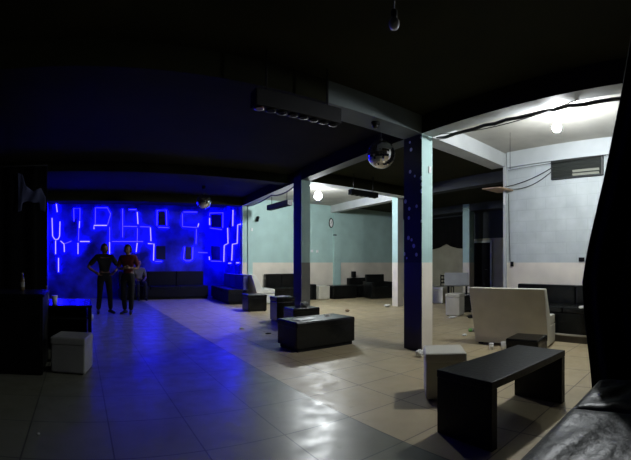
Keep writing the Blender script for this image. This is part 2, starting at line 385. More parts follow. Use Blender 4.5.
# far door, frame and dark swag
d = struct(bpy.data.objects.new('door_1', None), 'black door in the far side wall', 'door'); col.objects.link(d)
dA, dB = onX(474, 262, RE), onX(492, 262, RE)
d.location = ((dA.x+dB.x)/2-.01, (dA.y+dB.y)/2, 0); d.rotation_euler = (0, 0, -math.atan(SL)); dw = (dA-dB).to_2d().length
MB().box(-.03, 0, .985, .04, dw-.08, 1.95, .004).build('door_leaf', wall_dark, d)
f = MB()
for s in (-1, 1): f.box(-.03, s*(dw/2), 1.0, .06, .07, 2.0, .004)
f.box(-.03, 0, 2.0, .06, dw+.07, .07, .004).build('door_frame', grey_paint, d)
h = MB().tube([(-.05, -dw/2+.12, 1.0), (-.10, -dw/2+.12, 1.0), (-.10, -dw/2+.22, 1.0)], .01).build('door_handle', chrome, d)

# scalloped black cloth on the upper far wall
def drape(name, fn, nu, nv, m, parent=None, thick=.012):
    bm = bmesh.new(); V = [[bm.verts.new(fn(i/nu, j/nv)) for j in range(nv+1)] for i in range(nu+1)]
    for i in range(nu):
        for j in range(nv):
            bm.faces.new((V[i][j], V[i+1][j], V[i+1][j+1], V[i][j+1])).smooth = True
    me = bpy.data.meshes.new(name); bm.to_mesh(me); bm.free(); me.materials.append(m)
    o = bpy.data.objects.new(name, me); col.objects.link(o)
    if parent: o.parent = parent
    sm = o.modifiers.new('cloth', 'SOLIDIFY'); sm.thickness = thick; sm.offset = 0
    return o
def swag(u, v):
    Y = 11.0 - u*2.6; lo = 1.98 - .20*abs(math.sin(u*PI*1.6+.3))**.9; z = 3.0 + (lo-3.0)*v
    return (px(RE, Y) - .05 - .025*math.sin(u*40)*v - .02*math.sin(v*9), Y, z)
tag(drape('wall_drape', swag, 60, 14, black_cloth), 'black cloth swag hung in scallops high on the far wall', 'drape')

# ================================================================ LIGHTS
def lamp(name, label, p, m, r=.062):
    t = thing(name, label, 'lamp', (p[0], p[1], p[2]))
    MB().lathe([(.012, CZ-p[2]-.02), (.05, CZ-p[2]-.02), (.055, CZ-p[2]), (.01, CZ-p[2])]).build('ceiling_rose', plastic_white, t)
    MB().tube([(0, 0, CZ-p[2]), (0, 0, .13)], .005).build('cord', rubber, t)
    MB().lathe([(.016, .07), (.024, .08), (.024, .12), (.012, .14)]).build('socket', plastic_white, t)
    MB().lathe([(.002, -r), (r*.55, -r*.85), (r*.9, -r*.45), (r, 0), (r*.88, r*.5), (r*.5, r*.95), (.022, r*1.2)], 24).build('bulb', m, t)
    return t
L1 = (4.74, 1.885, 2.97); L2 = (5.83, 8.61, 2.98)
lamp('pendant_lamp', 'glaring white bulb hanging near the block wall louvre', L1, bulb_mat, .058)
lamp('pendant_lamp', 'glaring white bulb hanging by the second column in the back bay', L2, bulb_far_mat, .10)
# unlit bulb near the camera
t = thing('pendant_lamp', 'small unlit bulb hanging from the black ceiling', 'lamp', (1.77, 1.77, 2.75))
MB().tube([(0, 0, CZ-2.75), (0, 0, .08)], .004).build('cord', rubber, t)
MB().lathe([(.012, .03), (.02, .04), (.02, .075), (.008, .085)]).build('socket', black_matte, t)
MB().lathe([(.002, -.045), (.024, -.036), (.034, -.012), (.032, .008), (.014, .034)]).build('bulb', bulb_off, t)

# ================================================================ STAGE LIGHT TUBES
YW = YS - .03
def wall_pt(x, y):
    if x <= 223.5: return onY(x, y, YW)
    p = onX(x, y, RA + .02 - .03)
    p.y = min(p.y, YS-.06); return p
def tubes(label, hot=(), dim=(), panel=None):
    pts0 = [p for l in list(hot)+list(dim) for p in l]
    c = wall_pt(*pts0[0]); t = thing('light_tube_frame', label, 'light', c, group='blue light tubes on the stage wall')
    for ls, m, r in ((hot, strip_hot, .018), (dim, strip_dim, .013)):
        for l in ls:
            MB().tube([wall_pt(*p) - c for p in l], r, 6).build('light_tube', m, t)
    if panel:
        a, b = onY(panel[0], panel[1], YW), onY(panel[2], panel[3], YW)
        q = (a+b)/2 - c
        MB().box(q.x, .012, q.z, abs(b.x-a.x), .03, abs(a.z-b.z), .004).build('dark_panel', panel_dark, t)
    return t
tubes('short upright blue tube at the top left of the stage wall', [[(56.3, 204), (57.2, 212)]])
tubes('bright blue tube bent into a U with a stem below', [[(52, 218), (52.6, 236), (54.5, 239), (56.3, 239.6), (58.2, 239), (59.6, 236), (60, 221.5)], [(55.6, 240.5), (55.6, 254)]])
tubes('straight blue tube low under the U shaped one', [[(58.5, 258), (58.5, 272)]])
tubes('blue tube bent into a Y beside the U shaped one', [[(60.6, 241), (64, 244), (64.4, 252)]], [[(64, 244), (71.5, 241)]])
tubes('tall hook of dim blue tube with a bright lower end', [[(79.6, 221), (79.2, 228)]], [[(74, 221), (73.7, 208.5), (80, 208.5), (79.8, 220)], [(78.8, 228.5), (78.4, 241)]])
tubes('blue tube in a T shape, lower row, left', [[(80, 241.5), (89.6, 241.5)], [(78, 243), (78, 254)]])
tubes('blue tube in a P shape, upper row, with a bright lower bar', [[(94, 229), (94, 225.4), (107, 225.4)]], [[(95.2, 224), (95.4, 207.8), (107.4, 207.8), (110.6, 214), (107.6, 224.5)]])
tubes('upright blue tube with a bar reaching right behind the standing people', [[(109.6, 242), (109.6, 254)]], [[(109.6, 227), (109.6, 241.5)], [(112, 241.5), (143, 241.5)]])
tubes('rounded blue tube arch crossed by a low bar, upper row', [[(137.2, 212), (138, 224)]], [[(122.6, 237), (122.6, 208.8)], [(129, 209.6), (136.5, 209.6)], [(123.5, 226.3), (137, 226.5)]])
tubes('long upright blue tube hanging below the rounded arch', [[(137.2, 243), (136.2, 252)]], [[(137.5, 228), (137.2, 242)]])
tubes('blue tube corner, bar and upright, between arch and dark panel', [[(150.4, 227.5), (151, 241)]], [[(140, 226.6), (150, 227)]])
tubes('stepped blue tube edging the lower left dark panel', [[(148, 243.5), (154, 244), (153.5, 260.6)]], [[(155, 261.5), (162, 261.2)]], (156, 246, 165.5, 259.5))
tubes('blue tube rectangle around the upper left dark panel', [], [[(157, 225.5), (157.2, 210.4), (166.3, 210), (166.8, 225.5)], [(158.5, 227.2), (168.7, 227.6)]], (158.6, 212, 165.2, 225))
tubes('blue tube tray with a bright right tip, upper row middle', [[(197.8, 227), (198.8, 223.5)]], [[(182.4, 213.5), (182.4, 226.5), (197, 227.6)], [(183.5, 212), (197, 212)]])
tubes('straight upright blue tube under the tray shaped one', [], [[(196.5, 229), (196, 244)]])
tubes('blue tube oval around the lower middle dark panel', [], [[(184.6, 247), (183.5, 259), (186, 260.9), (190, 260.9), (192.6, 259), (193, 247)]], (185.3, 247, 191.5, 259.3))
tubes('short level blue tube between the lower panels', [], [[(198.3, 252.3), (207.4, 252.8)]])
tubes('blue tube rectangle around the upper right dark panel', [[(209.6, 218), (209.7, 225)]], [[(209.8, 228), (222, 229.6)], [(209.6, 216), (209.8, 213), (223, 212.8), (222.8, 228)]], (211.3, 214.5, 221.3, 227.3))
tubes('blue tube corner under the lower right dark panel', [[(209.2, 256.5), (209.6, 260)]], [[(211, 261), (221.5, 261.5)]], (211.5, 246, 220.5, 260))
tubes('upper straight blue tube on the stage side wall', [[(233, 210), (232.7, 226)]])
tubes('blue tube zigzag nearest the teal wall', [[(240.6, 224.2), (237.8, 224.8), (237.2, 243.3), (232.4, 244.3), (231.7, 260.6)]])
tubes('blue tube zigzag in the stage corner', [[(227.6, 228), (228, 243.3), (224.2, 245.4), (223.8, 261.7)]])
tubes('two bright dots of blue tube low on the stage side wall', [[(228.6, 263.2), (230.8, 263.2)], [(236.5, 262.8), (239, 262.8)]])

# ================================================================ FURNITURE
def cube_seat(name, label, p, s, h, rz, m, cat='ottoman', group=None, sd=None):
    t = thing(name, label, cat, (p[0], p[1], 0), rz, group); sd = sd or s
    MB().box(0, 0, h*.40+.012, s-.01, sd-.01, h*.80, .018).build('body', m, t)
    MB().box(0, 0, h-.045, s, sd, .09, .022, seg=3).build('seat_pad', m, t)
    for a in (-1, 1):
        for b in (-1, 1): MB().lathe([(.02, 0), (.02, .015)], 8, (a*(s/2-.05), b*(sd/2-.05), 0)).build('foot', black_matte, t)
    return t
# pale cubes
cube_seat('cube_ottoman', 'white cube ottoman beside the table at the dark left', (-.09, 4.66), .41, .41, -.26, dull_vinyl, group='pale cube ottomans')
cube_seat('cube_ottoman', 'pale cube ottoman in shadow, between the nearest column and the black table', (3.0, 2.33), .38, .43, -.80, cream_vinyl, group='pale cube ottomans')
cube_seat('cube_ottoman', 'cream cube ottoman against the back wall next to a black box', (7.76, 11.30), .46, .46, 0, cream_vinyl, group='pale cube ottomans')
cube_seat('cube_ottoman', 'cream cube ottoman in front of the grey backed armchair', (7.66, 5.62), .36, .52, .25, cream_vinyl, group='pale cube ottomans')
cube_seat('cube_ottoman', 'cream cube half hidden behind the nearest column', (9.72, 7.70), .50, .50, .1, cream_vinyl, group='pale cube ottomans')
# black boxes
cube_seat('black_ottoman', 'black ottoman in front of the cream sofa beside the stage', (4.40, 9.45), .52, .43, -.1, black_vinyl)
cube_seat('black_ottoman', 'black ottoman with a white paper on it, left of the second column', (4.16, 7.52), .42, .52, -.1, black_vinyl)
cube_seat('black_ottoman', 'glossy black ottoman between the black table and the large cream sofa', (4.52, 2.20), .42, .32, .12, black_vinyl)
def bench(name, label, p, l, dpt, h, rz, m=black_vinyl, cat='bench'):
    t = thing(name, label, cat, (p[0], p[1], 0), rz)
    MB().box(0, 0, .03, l-.06, dpt-.06, .06).build('plinth', black_matte, t)
    MB().box(0, 0, (h-.10)/2+.05, l, dpt, h-.10, .015).build('body', m, t)
    MB().box(0, 0, h-.05, l+.01, dpt+.01, .10, .03, seg=4).build('seat_pad', m, t)
    return t
bench('bench', 'glossy black bench in the middle of the floor', (3.36, 5.00), 1.05, .54, .42, .03)
bench('bench', 'low black bench with a white wad on it, before the second column', (4.02, 6.50), .56, .42, .40, -.05)
bench('bench', 'black box bench with a pale sheen against the back wall, right of the cream cube', (8.53, 11.12), .95, .50, .46, -.12)
t = thing('loudspeaker', 'slim black box standing left of the cream cube by the back wall', 'speaker', (7.40, 11.25, 0), -.1)
MB().box(0, 0, .26, .18, .2, .52, .01).build('cabinet', black_matte, t)
MB().box(0, -.103, .26, .15, .006, .46).build('front_panel', black_cloth, t)

def slant_sofa(name, label, p, rz, L, dpt, m, top=.88, lean=.24, group=None):
    """back to local -x, seat towards +x, length along y"""
    t = thing(name, label, 'sofa', (p[0], p[1], 0), rz, group)
    MB().extr([(0, .03), (.14, .03), (.14, .42), (.13-lean, top), (-lean, top), (-.01, .12)], -L/2, L/2, .018).build('backrest', m, t)
    MB().extr([(.145, .03), (dpt, .03), (dpt, .31), (.145, .31)], -L/2, L/2, .015).build('base', m, t)
    MB().extr([(.10, .315), (dpt+.01, .315), (dpt+.01, .45), (.06, .47)], -L/2+.005, L/2-.005, .025).build('seat_cushion', m, t)
    for a in (.05, dpt-.05):
        for b in (-1, 1): MB().box(a, b*(L/2-.08), .015, .06, .06, .03).build('foot', black_matte, t)
    return t
slant_sofa('slant_back_sofa', 'large cream sofa seen from behind, near the block wall', (5.25, 2.83), .165, 1.16, .46, cream_vinyl, group='cream slant back sofas')
slant_sofa('slant_back_sofa', 'cream sofa beside the stage, its back lit blue', (5.18, 11.17), -.08, .96, .50, white_vinyl, group='cream slant back sofas')

# armchair with the grey back panel in the far bay
t = thing('armchair', 'armchair with a tilted grey back panel in the far bay', 'armchair', (8.35, 6.02, 0), -.85)
MB().box(0, 0, .25, .62, .60, .40, .02).build('seat', black_vinyl, t)
MB().box(-.02, .30, .80, .64, .09, .36, .015, rx=-.35).build('backrest', grey_vinyl, t)
for s in (-1, 1): MB().box(s*.24, .29, .5, .05, .06, .5).build('back_bracket', black_matte, t)
for a in (-1, 1):
    for b in (-1, 1): MB().box(a*.26, b*.25, .03, .05, .05, .06).build('leg', black_matte, t)
# black side chair
t = thing('side_chair', 'black open backed chair half hidden behind the nearest column', 'chair', (10.72, 8.2, 0), -.7)
MB().box(0, 0, .45, .40, .40, .04, .01).build('seat', black_wood, t)
for a in (-1, 1):
    MB().box(a*.18, -.18, .215, .03, .03, .43).build('leg', black_wood, t)
    MB().box(a*.18, .18, .42, .03, .03, .84).build('leg', black_wood, t)
f = MB()
for k in range(3): f.box(0, .18, .56+k*.12, .33, .02, .045)
for k in (-1, 0, 1): f.box(k*.08, .18, .68, .02, .018, .28)
f.build('backrest', black_wood, t)

# long black sofas
def lounge(name, label, p, rz, L, dpt, seat=.45, top=.86, ncush=3, bk=.16, m=black_vinyl, mb=None):
    """back to +y local, length along x"""
    t = thing(name, label, 'sofa', (p[0], p[1], 0), rz)
    MB().box(0, .02, .04, L-.04, dpt-.06, .08).build('plinth', black_matte, t)
    MB().box(0, 0, .08+(seat-.20)/2, L, dpt, seat-.20, .012).build('base', m, t)
    cw = L/ncush
    for k in range(ncush):
        MB().box(-L/2+cw*(k+.5), -.5*bk, seat-.065, cw-.012, dpt-bk, .13, .032, seg=4).build('seat_cushion', m, t)
    for k in range(ncush):
        MB().box(-L/2+cw*(k+.5), dpt/2-bk/2, (seat+top)/2, cw-.012, bk, top-seat+.04, .03, seg=4).build('back_cushion', mb or m, t)
    return t
lounge('lounge_sofa', 'black sofa under the blue light tubes at the back of the stage', (2.86, 13.55), 0, 3.05, .70, top=.92, m=black_stage)
lounge('lounge_sofa', 'black sofa with a blue lit back along the side of the stage recess', (4.70, 12.10), -PI/2-.1, 2.25, .62, top=.86, m=black_stage, mb=blue_lit_vinyl)
lounge('lounge_sofa', 'black sofa against the back wall right of the cream sofa', (6.35, 11.36), 0, 1.18, .60, top=.86, ncush=2)
lounge('lounge_sofa', 'black sofa in the corner at the right end of the back wall', (9.82, 11.25), 0, 1.4, .72, seat=.44, top=.66, ncush=2)
t = thing('armchair', 'high backed black armchair in front of the back wall corner sofa', 'armchair', (9.55, 10.35, 0), -.25)
MB().box(0, -.05, .22, .72, .66, .40, .02).build('seat', black_vinyl, t)
MB().box(0, .27, .50, .72, .14, .66, .03, seg=3).build('backrest', black_vinyl, t)
for s in (-1, 1): MB().box(s*.40, -.02, .30, .10, .70, .56, .02).build('armrest', black_vinyl, t)
t = thing('loudspeaker', 'small black speaker standing on the back wall corner sofa', 'speaker', (9.38, 11.50, .69))
MB().box(0, 0, .12, .14, .12, .22, .008).build('cabinet', black_matte, t)
MB().box(0, -.062, .12, .11, .004, .18).build('grille', black_cloth, t)
MB().box(0, 0, .015, .10, .10, .03).build('foot', black_matte, t)

# wall bench by the block wall
Yc = 2.20; bL = 2.3
t = thing('wall_bench', 'long black padded bench along the block wall', 'bench', (px(RW-.32, Yc), Yc, 0), -math.atan(SL))
brown_board = mat('brown plinth board', (.10, .085, .07), .6, noise=(6, .3))
pale_strip = mat('pale strip', (.32, .29, .24), .6)
MB().box(.02, 0, .055, .56, bL, .11).build('plinth', brown_board, t)
MB().box(.0, 0, .125, .60, bL, .03, .005).build('plinth_cap', pale_strip, t)['label'] = 'pale cap strip'
MB().box(.0, 0, .30, .59, bL, .32, .01).build('base', black_vinyl, t)
for k in range(2): MB().box(-.05, (k-.5)*bL/2, .51, .50, bL/2-.01, .10, .03, seg=4).build('seat_cushion', black_vinyl, t)
for k in range(2): MB().box(.24, (k-.5)*bL/2, .70, .12, bL/2-.01, .34, .03, seg=4).build('back_cushion', black_vinyl, t)

# black table in the foreground
t = thing('low_table', 'black low table with panel legs in the near right', 'table', (2.83, 1.555, 0), -.085)
MB().box(0, 0, .435, 1.12, .50, .055, .006).build('tabletop', black_wood, t)
for s in (-1, 1): MB().box(s*.525, 0, .203, .065, .495, .406, .004).build('leg', black_wood, t)

# foreground sofa
t = thing('lounge_sofa', 'creased black leatherette sofa at the near right corner', 'sofa', (1.86, .30, 0), 0)
MB().box(0, .0, .04, 1.66, .86, .08).build('plinth', black_matte, t)
MB().box(0, .0, .19, 1.70, .90, .24, .02).build('base', black_worn, t)
def cushion(cx, sx, cy, sy, z0, h, name, par, m):
    bm = bmesh.new(); N = 22
    def P(i, j, top):
        u, v = i/N*2-1, j/N*2-1
        e = (1-abs(u)**5)*(1-abs(v)**5)
        w = .006*math.sin(7*u+3*v*v+cx) + .005*math.sin(13*v+4*u) + .012*math.exp(-((u*.7+v-.35)**2)*40)*-1
        zz = z0 + h*(.78+.22*e**.5) + w*e if top else z0
        k = 1 if top else .985
        return (cx+u*sx/2*k, cy+v*sy/2*k, zz)
    T = [[bm.verts.new(P(i, j, 1)) for j in range(N+1)] for i in range(N+1)]
    B = [[bm.verts.new(P(i, j, 0)) for j in range(N+1)] for i in range(N+1)]
    for i in range(N):
        for j in range(N):
            bm.faces.new((T[i][j], T[i+1][j], T[i+1][j+1], T[i][j+1])).smooth = True
            bm.faces.new((B[i][j+1], B[i+1][j+1], B[i+1][j], B[i][j]))
    for i in range(N):
        for a, r in ((0, 0), (N, 1)):
            q = (T[i][a], B[i][a], B[i+1][a], T[i+1][a]); bm.faces.new(q if not r else q[::-1]).smooth = True
            q = (T[a][i], T[a][i+1], B[a][i+1], B[a][i]); bm.faces.new(q if not r else q[::-1]).smooth = True
    bmesh.ops.recalc_face_normals(bm, faces=bm.faces)
    me = bpy.data.meshes.new(name); bm.to_mesh(me); bm.free(); me.materials.append(m)
    o = bpy.data.objects.new(name, me); col.objects.link(o); o.parent = par; return o
cushion(-.285, 1.11, .09, .73, .31, .15, 'seat_cushion', t, black_worn)
cushion(.565, .57, .09, .73, .31, .145, 'seat_cushion', t, black_worn)
MB().box(-.285, -.36, .58, 1.11, .17, .54, .05, seg=4).build('back_cushion', black_worn, t)
MB().box(.565, -.36, .58, .57, .17, .54, .05, seg=4).build('back_cushion', black_worn, t)

# black curtain at the right edge
def curt(u, v):
    z = 3.27 - 3.25*v
    pts = [(3.27, .47), (2.5, .62), (1.9, .755), (1.35, .895), (1.09, .935), (.85, .915), (.45, .86), (0, .81)]
    for (za, ya), (zb, yb) in zip(pts, pts[1:]):
        if zb <= z <= za: Ye = ya + (yb-ya)*(za-z)/(za-zb); break
    else: Ye = pts[-1][1]
    Y = Ye - u*(1.45 + .15*v)
    return (2.80 + .10*u + .035*math.sin(u*46 + .8*math.sin(v*3)) * (.6+.4*v) + .05*(1-abs(2*v-1.2)), Y, z)
t = thing('curtain', 'black curtain gathered outward at the right edge', 'curtain', (0, 0, 0))
drape('cloth', curt, 110, 30, black_cloth, t, .01)
MB().tube([(2.82, .50, 3.285), (2.96, -1.1, 3.285)], .014).build('curtain_rail', black_matte, t)

# ---------------------------------------------------------------- dark left corner
t = thing('cabinet', 'black cabinet in the dark left corner beside the white cube', 'cabinet', (-.99, 4.78, 0))
MB().box(0, 0, .44, 1.16, .78, .86, .006).build('carcass', black_wood, t)
MB().box(0, 0, .885, 1.20, .82, .03, .004).build('top', black_wood, t)
for s in (-1, 1):
    o = MB().box(s*.285, -.398, .44, .55, .018, .78, .004).build('door', black_wood, t)
    MB().tube([(s*.06, -.415, .52), (s*.06, -.43, .54), (s*.06, -.43, .66), (s*.06, -.415, .68)], .006).build('handle', chrome, o)
t = thing('side_table', 'black table with a shelf, its top shining blue, in the dark left', 'table', (-.34, 5.80, 0))
MB().box(0, 0, .665, 1.0, 1.0, .03, .004).build('tabletop', black_vinyl, t)
MB().box(0, 0, .50, .92, .90, .025, .004).build('shelf', black_vinyl, t)
for a in (-1, 1): MB().box(a*.475, 0, .324, .04, .94, .647, .004).build('side_panel', black_wood, t)
MB().box(0, .45, .324, .90, .03, .647, .004).build('back_panel', black_wood, t)
def cup(label, p, h=.12, r=.042, m=plastic_white):
    t = thing('plastic_cup', label, 'cup', p)
    MB().lathe([(r*.7, 0), (r, h), (r*.93, h), (r*.64, .006), (.001, .006)], 18).build('body', m, t)
    MB().lathe([(r*.96, h-.006), (r*1.07, h-.003), (r*1.07, h+.002), (r*.94, h+.002)], 18).build('rim', m, t)
    return t
cup('white plastic cup on the blue shining table', (-.345, 5.42, .681))
def bottle(label, p, m, h=.25, r=.032, lying=None):
    t = thing('bottle', label, 'bottle', p)
    if lying is not None: t.rotation_euler = (PI/2, 0, lying)
    MB().lathe([(r*.9, 0), (r, .01), (r, h*.55), (r*.8, h*.66), (r*.42, h*.78), (r*.38, h*.94), (.001, h*.94)], 18).build('body', m, t)
    MB().lathe([(r*.45, h*.93), (r*.47, h), (.001, h)], 14).build('cap', label_pale, t)
    MB().lathe([(r*1.02, h*.2), (r*1.03, h*.21), (r*1.03, h*.48), (r*1.02, h*.49)], 18).build('wrapper', label_pale, t)
    return t
bottle('dark bottle standing beside the white cup', (-.46, 5.50, .681), glass_brown)
bottle('dark bottle with a pale wrapper on the black cabinet', (-.72, 4.95, .901), glass_brown, h=.22)
cup('small pale cup on the floor beyond the white cube', G(91.6, 319), .10, .045)

# black hanging cloth with a pale blue cloth over it
def hang(u, v):
    return (-2.7 + u*2.10, 7.25 + .04*math.sin(u*34), 3.0 - 2.97*v)
t = thing('curtain', 'black curtain hanging in the dark left, before the stage', 'curtain', (0, 0, 0))
drape('cloth', hang, 90, 6, black_cloth, t)
MB().tube([(-2.8, 7.25, 3.02), (-.58, 7.25, 3.02)], .014).build('curtain_rail', black_matte, t)
def poly(x, L):
    for (a, b), (c, d) in zip(L, L[1:]):
        if a <= x <= c: return b + (d-b)*(x-a)/max(c-a, 1e-6)
    return L[-1][1]
TOPS = [(18, 173), (22, 174), (26, 186), (33, 191), (41, 188), (45.5, 197)]
LOWS = [(18, 212), (21.5, 211), (22.5, 203), (27, 201), (34, 203), (39.5, 202), (40.5, 210), (45.5, 212)]
def shred(u, v):
    x = 18 + 27.5*u; a, b = poly(x, TOPS), poly(x, LOWS)
    p = onY(x, a + (b-a)*v, 7.12); p.y += .02*math.sin(u*15+v*3); return p
tag(drape('hanging_cloth', shred, 56, 8, blue_cloth), 'torn pale blue cloth hanging over the left black curtain', 'cloth')

# ================================================================ CEILING EQUIPMENT
def mirror_ball(label, p, r, rows=18):
    t = thing('mirror_ball', label, 'mirror ball', p)
    b = MB()
    q = bmesh.ops.create_uvsphere(b.bm, u_segments=36, v_segments=rows, radius=r)
    for f in b.bm.faces: f.smooth = False
    res = bmesh.ops.inset_individual(b.bm, faces=[f for f in b.bm.faces if len(f.verts) == 4], thickness=r*.006, depth=r*.004)
    b.build('tiled_ball', mirror, t)
    MB().lathe([(.03, r-.004), (.03, r+.02), (.012, r+.03), (.001, r+.03)], 14).build('cap', chrome, t)
    MB().tube([(0, 0, r+.025), (0, 0, CZ-p[2]-.06)], .004).build('hanger', rubber, t)
    MB().lathe([(.045, CZ-p[2]-.08), (.045, CZ-p[2])], 14).build('motor', black_matte, t)
    return t
mirror_ball('mirror ball hanging before the nearest column', (3.90, 4.16, 2.79), .20)
mirror_ball('smaller looking mirror ball hanging before the blue stage', (3.26, 10.2, 2.88), .20)
lens_dark = mat('dark lens', (.004, .004, .004), .6, spec=.08)
def light_bar(label, a, b, hgt, dp, n, red=False):
    a, b = Vector(a), Vector(b); c = (a+b)/2; L = (b-a).length; rz = math.atan2(b.y-a.y, b.x-a.x)
    t = thing('light_bar', label, 'light bar', c, rz)
    MB().box(0, 0, 0, L, dp, hgt, .008).build('housing', black_matte, t)
    for k in range(n):
        x = -L/2 + L*(k+.5)/n
        MB().lathe([(hgt*.30, 0), (hgt*.33, -.012), (hgt*.22, -.014), (.001, -.006)], 12, (x, 0, -hgt/2)).build('lens', lens_dark if not (red and k == 0) else mat('red lens', (.06, .006, .01), .3), t)
    for s in (-1, 1): MB().tube([(s*L*.36, 0, hgt/2), (s*L*.36, 0, CZ-c.z)], .009).build('bracket', black_matte, t)
    return t
light_bar('long black lighting bar hung in front of the dull beam', (1.60, 3.46, 2.82), (2.60, 3.46, 2.81), .16, .14, 8, True)
light_bar('black lighting bar hung between the two columns, by the far lamp', (5.68, 7.1, 2.85), (6.50, 7.1, 2.87), .12, .14, 6)
light_bar('black lighting bar hung before the teal wall beside the stage', (5.42, 10.6, 2.90), (5.42, 9.35, 2.85), .15, .16, 6)
t = thing('dome_camera', 'small black dome camera under the dull beam', 'camera', (3.46, 3.80, SOF+.004))
MB().lathe([(.055, 0), (.055, -.03), (.05, -.035), (.001, -.035)], 18).build('base', black_matte, t)
MB().lathe([(.045, -.034), (.040, -.06), (.026, -.078), (.001, -.084)], 18).build('dome', mat('dark dome', (.02, .02, .02), .08), t)

# cables
def cable(label, pts, r=.008, name='cable'):
    c = Vector(pts[0]); o = MB().tube([Vector(p)-c for p in pts], r, 6).build(name, rubber, loc=c)
    return tag(o, label, 'cable')
def sag(a, b, n, drop):
    a, b = Vector(a), Vector(b)
    return [a.lerp(b, k/n) - Vector((0, 0, drop*4*(k/n)*(1-k/n))) for k in range(n+1)]
pts = []
for k in range(21):
    Y = 3.58 - k*.17; pts.append((px(RA+.245, Y), Y, SOF-.03 - .02*abs(math.sin(k*1.3))))
cable('thick black cable bundle along the near sofa bay beam', pts, .022)
cable('thin cable drooping under the near sofa bay beam', sag((px(RA+.2, 3.5), 3.5, 3.054), (px(RA+.2, 1.4), 1.4, 3.054), 16, .11), .006)
cable('thin cable hanging straight from the near bay ceiling', [(5.55, 3.0, CZ), (5.55, 3.0, 2.72)], .004)
q1, q2 = onX(505, 187, RW-.03), onX(553, 167, RW-.03)
cable('black cable looping from the plywood shelf to the louvre, upper strand', sag(q1, q2, 14, .05), .007)
q1, q2 = onX(505, 188, RW-.03), onX(553, 170, RW-.03)
cable('black cable looping from the plywood shelf to the louvre, lower strand', sag(q1, q2, 14, .13), .006)
cable('cord running down the block wall from the plywood shelf', [onX(508.5, 194, RW-.012), onX(509.2, 230, RW-.012), onX(510, 261, RW-.012)], .005)
cable('cable running level along the block wall above the louvre', [onX(508, 170.5, RW-.07), onX(560, 162, RW-.07), onX(606, 155.2, RW-.07)], .005)
cable('black cable swagged along the beam beside the stage', sag((px(RA+.1, YB-.1)+.05, YB-.1, 3.031), (px(RA+.1, 9.4), 9.4, 3.031), 10, .05) + sag((px(RA+.1, 9.4), 9.4, 3.031), (px(RA+.1, 7.9), 7.9, 3.031), 10, .08)[1:], .018)

# block wall fittings
t = thing('wall_shelf', 'small plywood shelf at the top of the block wall end', 'shelf', (6.50, 3.66, 2.60), -.1)
MB().box(-.06, .05, 0, .50, .42, .02, .003, rx=.04).build('board', plywood, t)
MB().box(.02, -.01, -.14, .02, .03, .26).build('bracket', plastic_white, t)
def plate(name, label, p, n, w, h, m, cat):
    t = thing(name, label, cat, p, n)
    MB().box(0, 0, 0, w, .02, h, .003).build('plate', m, t)
    MB().box(0, -.012, 0, w*.4, .008, h*.5, .002).build('rocker', m, t)
    return t
plate('wall_socket', 'black wall socket at the paint line of the block wall', onX(581.5, 259.5, RW-.01), -PI/2-.1, .10, .07, black_matte, 'socket')
plate('light_switch', 'dark switch at the foot of the cord on the block wall', onX(512, 264, RW-.01), -PI/2-.1, .06, .09, black_matte, 'switch')
plate('light_switch', 'white switch plate, left of the pair on the back wall', onY(312, 251, YB-.01), 0, .09, .09, plastic_white, 'switch')
plate('light_switch', 'white switch plate, right of the pair on the back wall', onY(317.3, 251.3, YB-.01), 0, .09, .09, plastic_white, 'switch')
plate('light_switch', 'white switch box high on the nearest column', (px(RA+.16, 3.65), 3.65, 2.57), 0, .05, .09, plastic_white, 'switch')
plate('light_switch', 'tiny white switch beside the stage on the teal wall', onY(251.8, 229.5, YB-.07), 0, .07, .09, plastic_white, 'switch')
# clock
p = onY(331, 223, YB-.02)
t = thing('wall_clock', 'oval dark rimmed wall clock with a white face', 'clock', p)
def ell(rx, rz, y, n=28): return [(rx*math.cos(2*PI*k/n), y, rz*math.sin(2*PI*k/n)) for k in range(n)]
rim = ell(.085, .16, -.01); MB().tube(rim+[rim[0]], .018, 8).build('rim', black_matte, t)
f = MB(); vs = [f.bm.verts.new(v) for v in ell(.085, .16, -.012)]; f.bm.faces.new(vs); f.ball((0, .005, 0), 1, 20, 10, (.08, .008, .15))
f.build('face', plastic_white, t)
MB().tube([(0, -.024, 0), (.02, -.024, .07)], .005).build('hand', black_matte, t); MB().tube([(0, -.026, 0), (-.03, -.026, -.03)], .005).build('hand', black_matte, t)
p = onY(335.6, 235, YB-.1)
t = thing('wall_bracket', 'small dark bracket under the oval wall clock', 'bracket', p)
MB().box(0, .04, 0, .10, .08, .04, .004).build('cup', black_matte, t); MB().box(0, .07, -.08, .05, .02, .14, .004).build('stem', black_matte, t)
p = onY(258, 218.5, YB-.12)
t = thing('wall_spotlight', 'small dark spotlight on the teal wall beside the stage', 'spotlight', p)
MB().tube([(-.03, 0, -.09), (.03, .03, .06)], .04, 12).build('housing', black_matte, t); MB().box(.02, .08, .06, .03, .09, .03).build('bracket', black_matte, t)

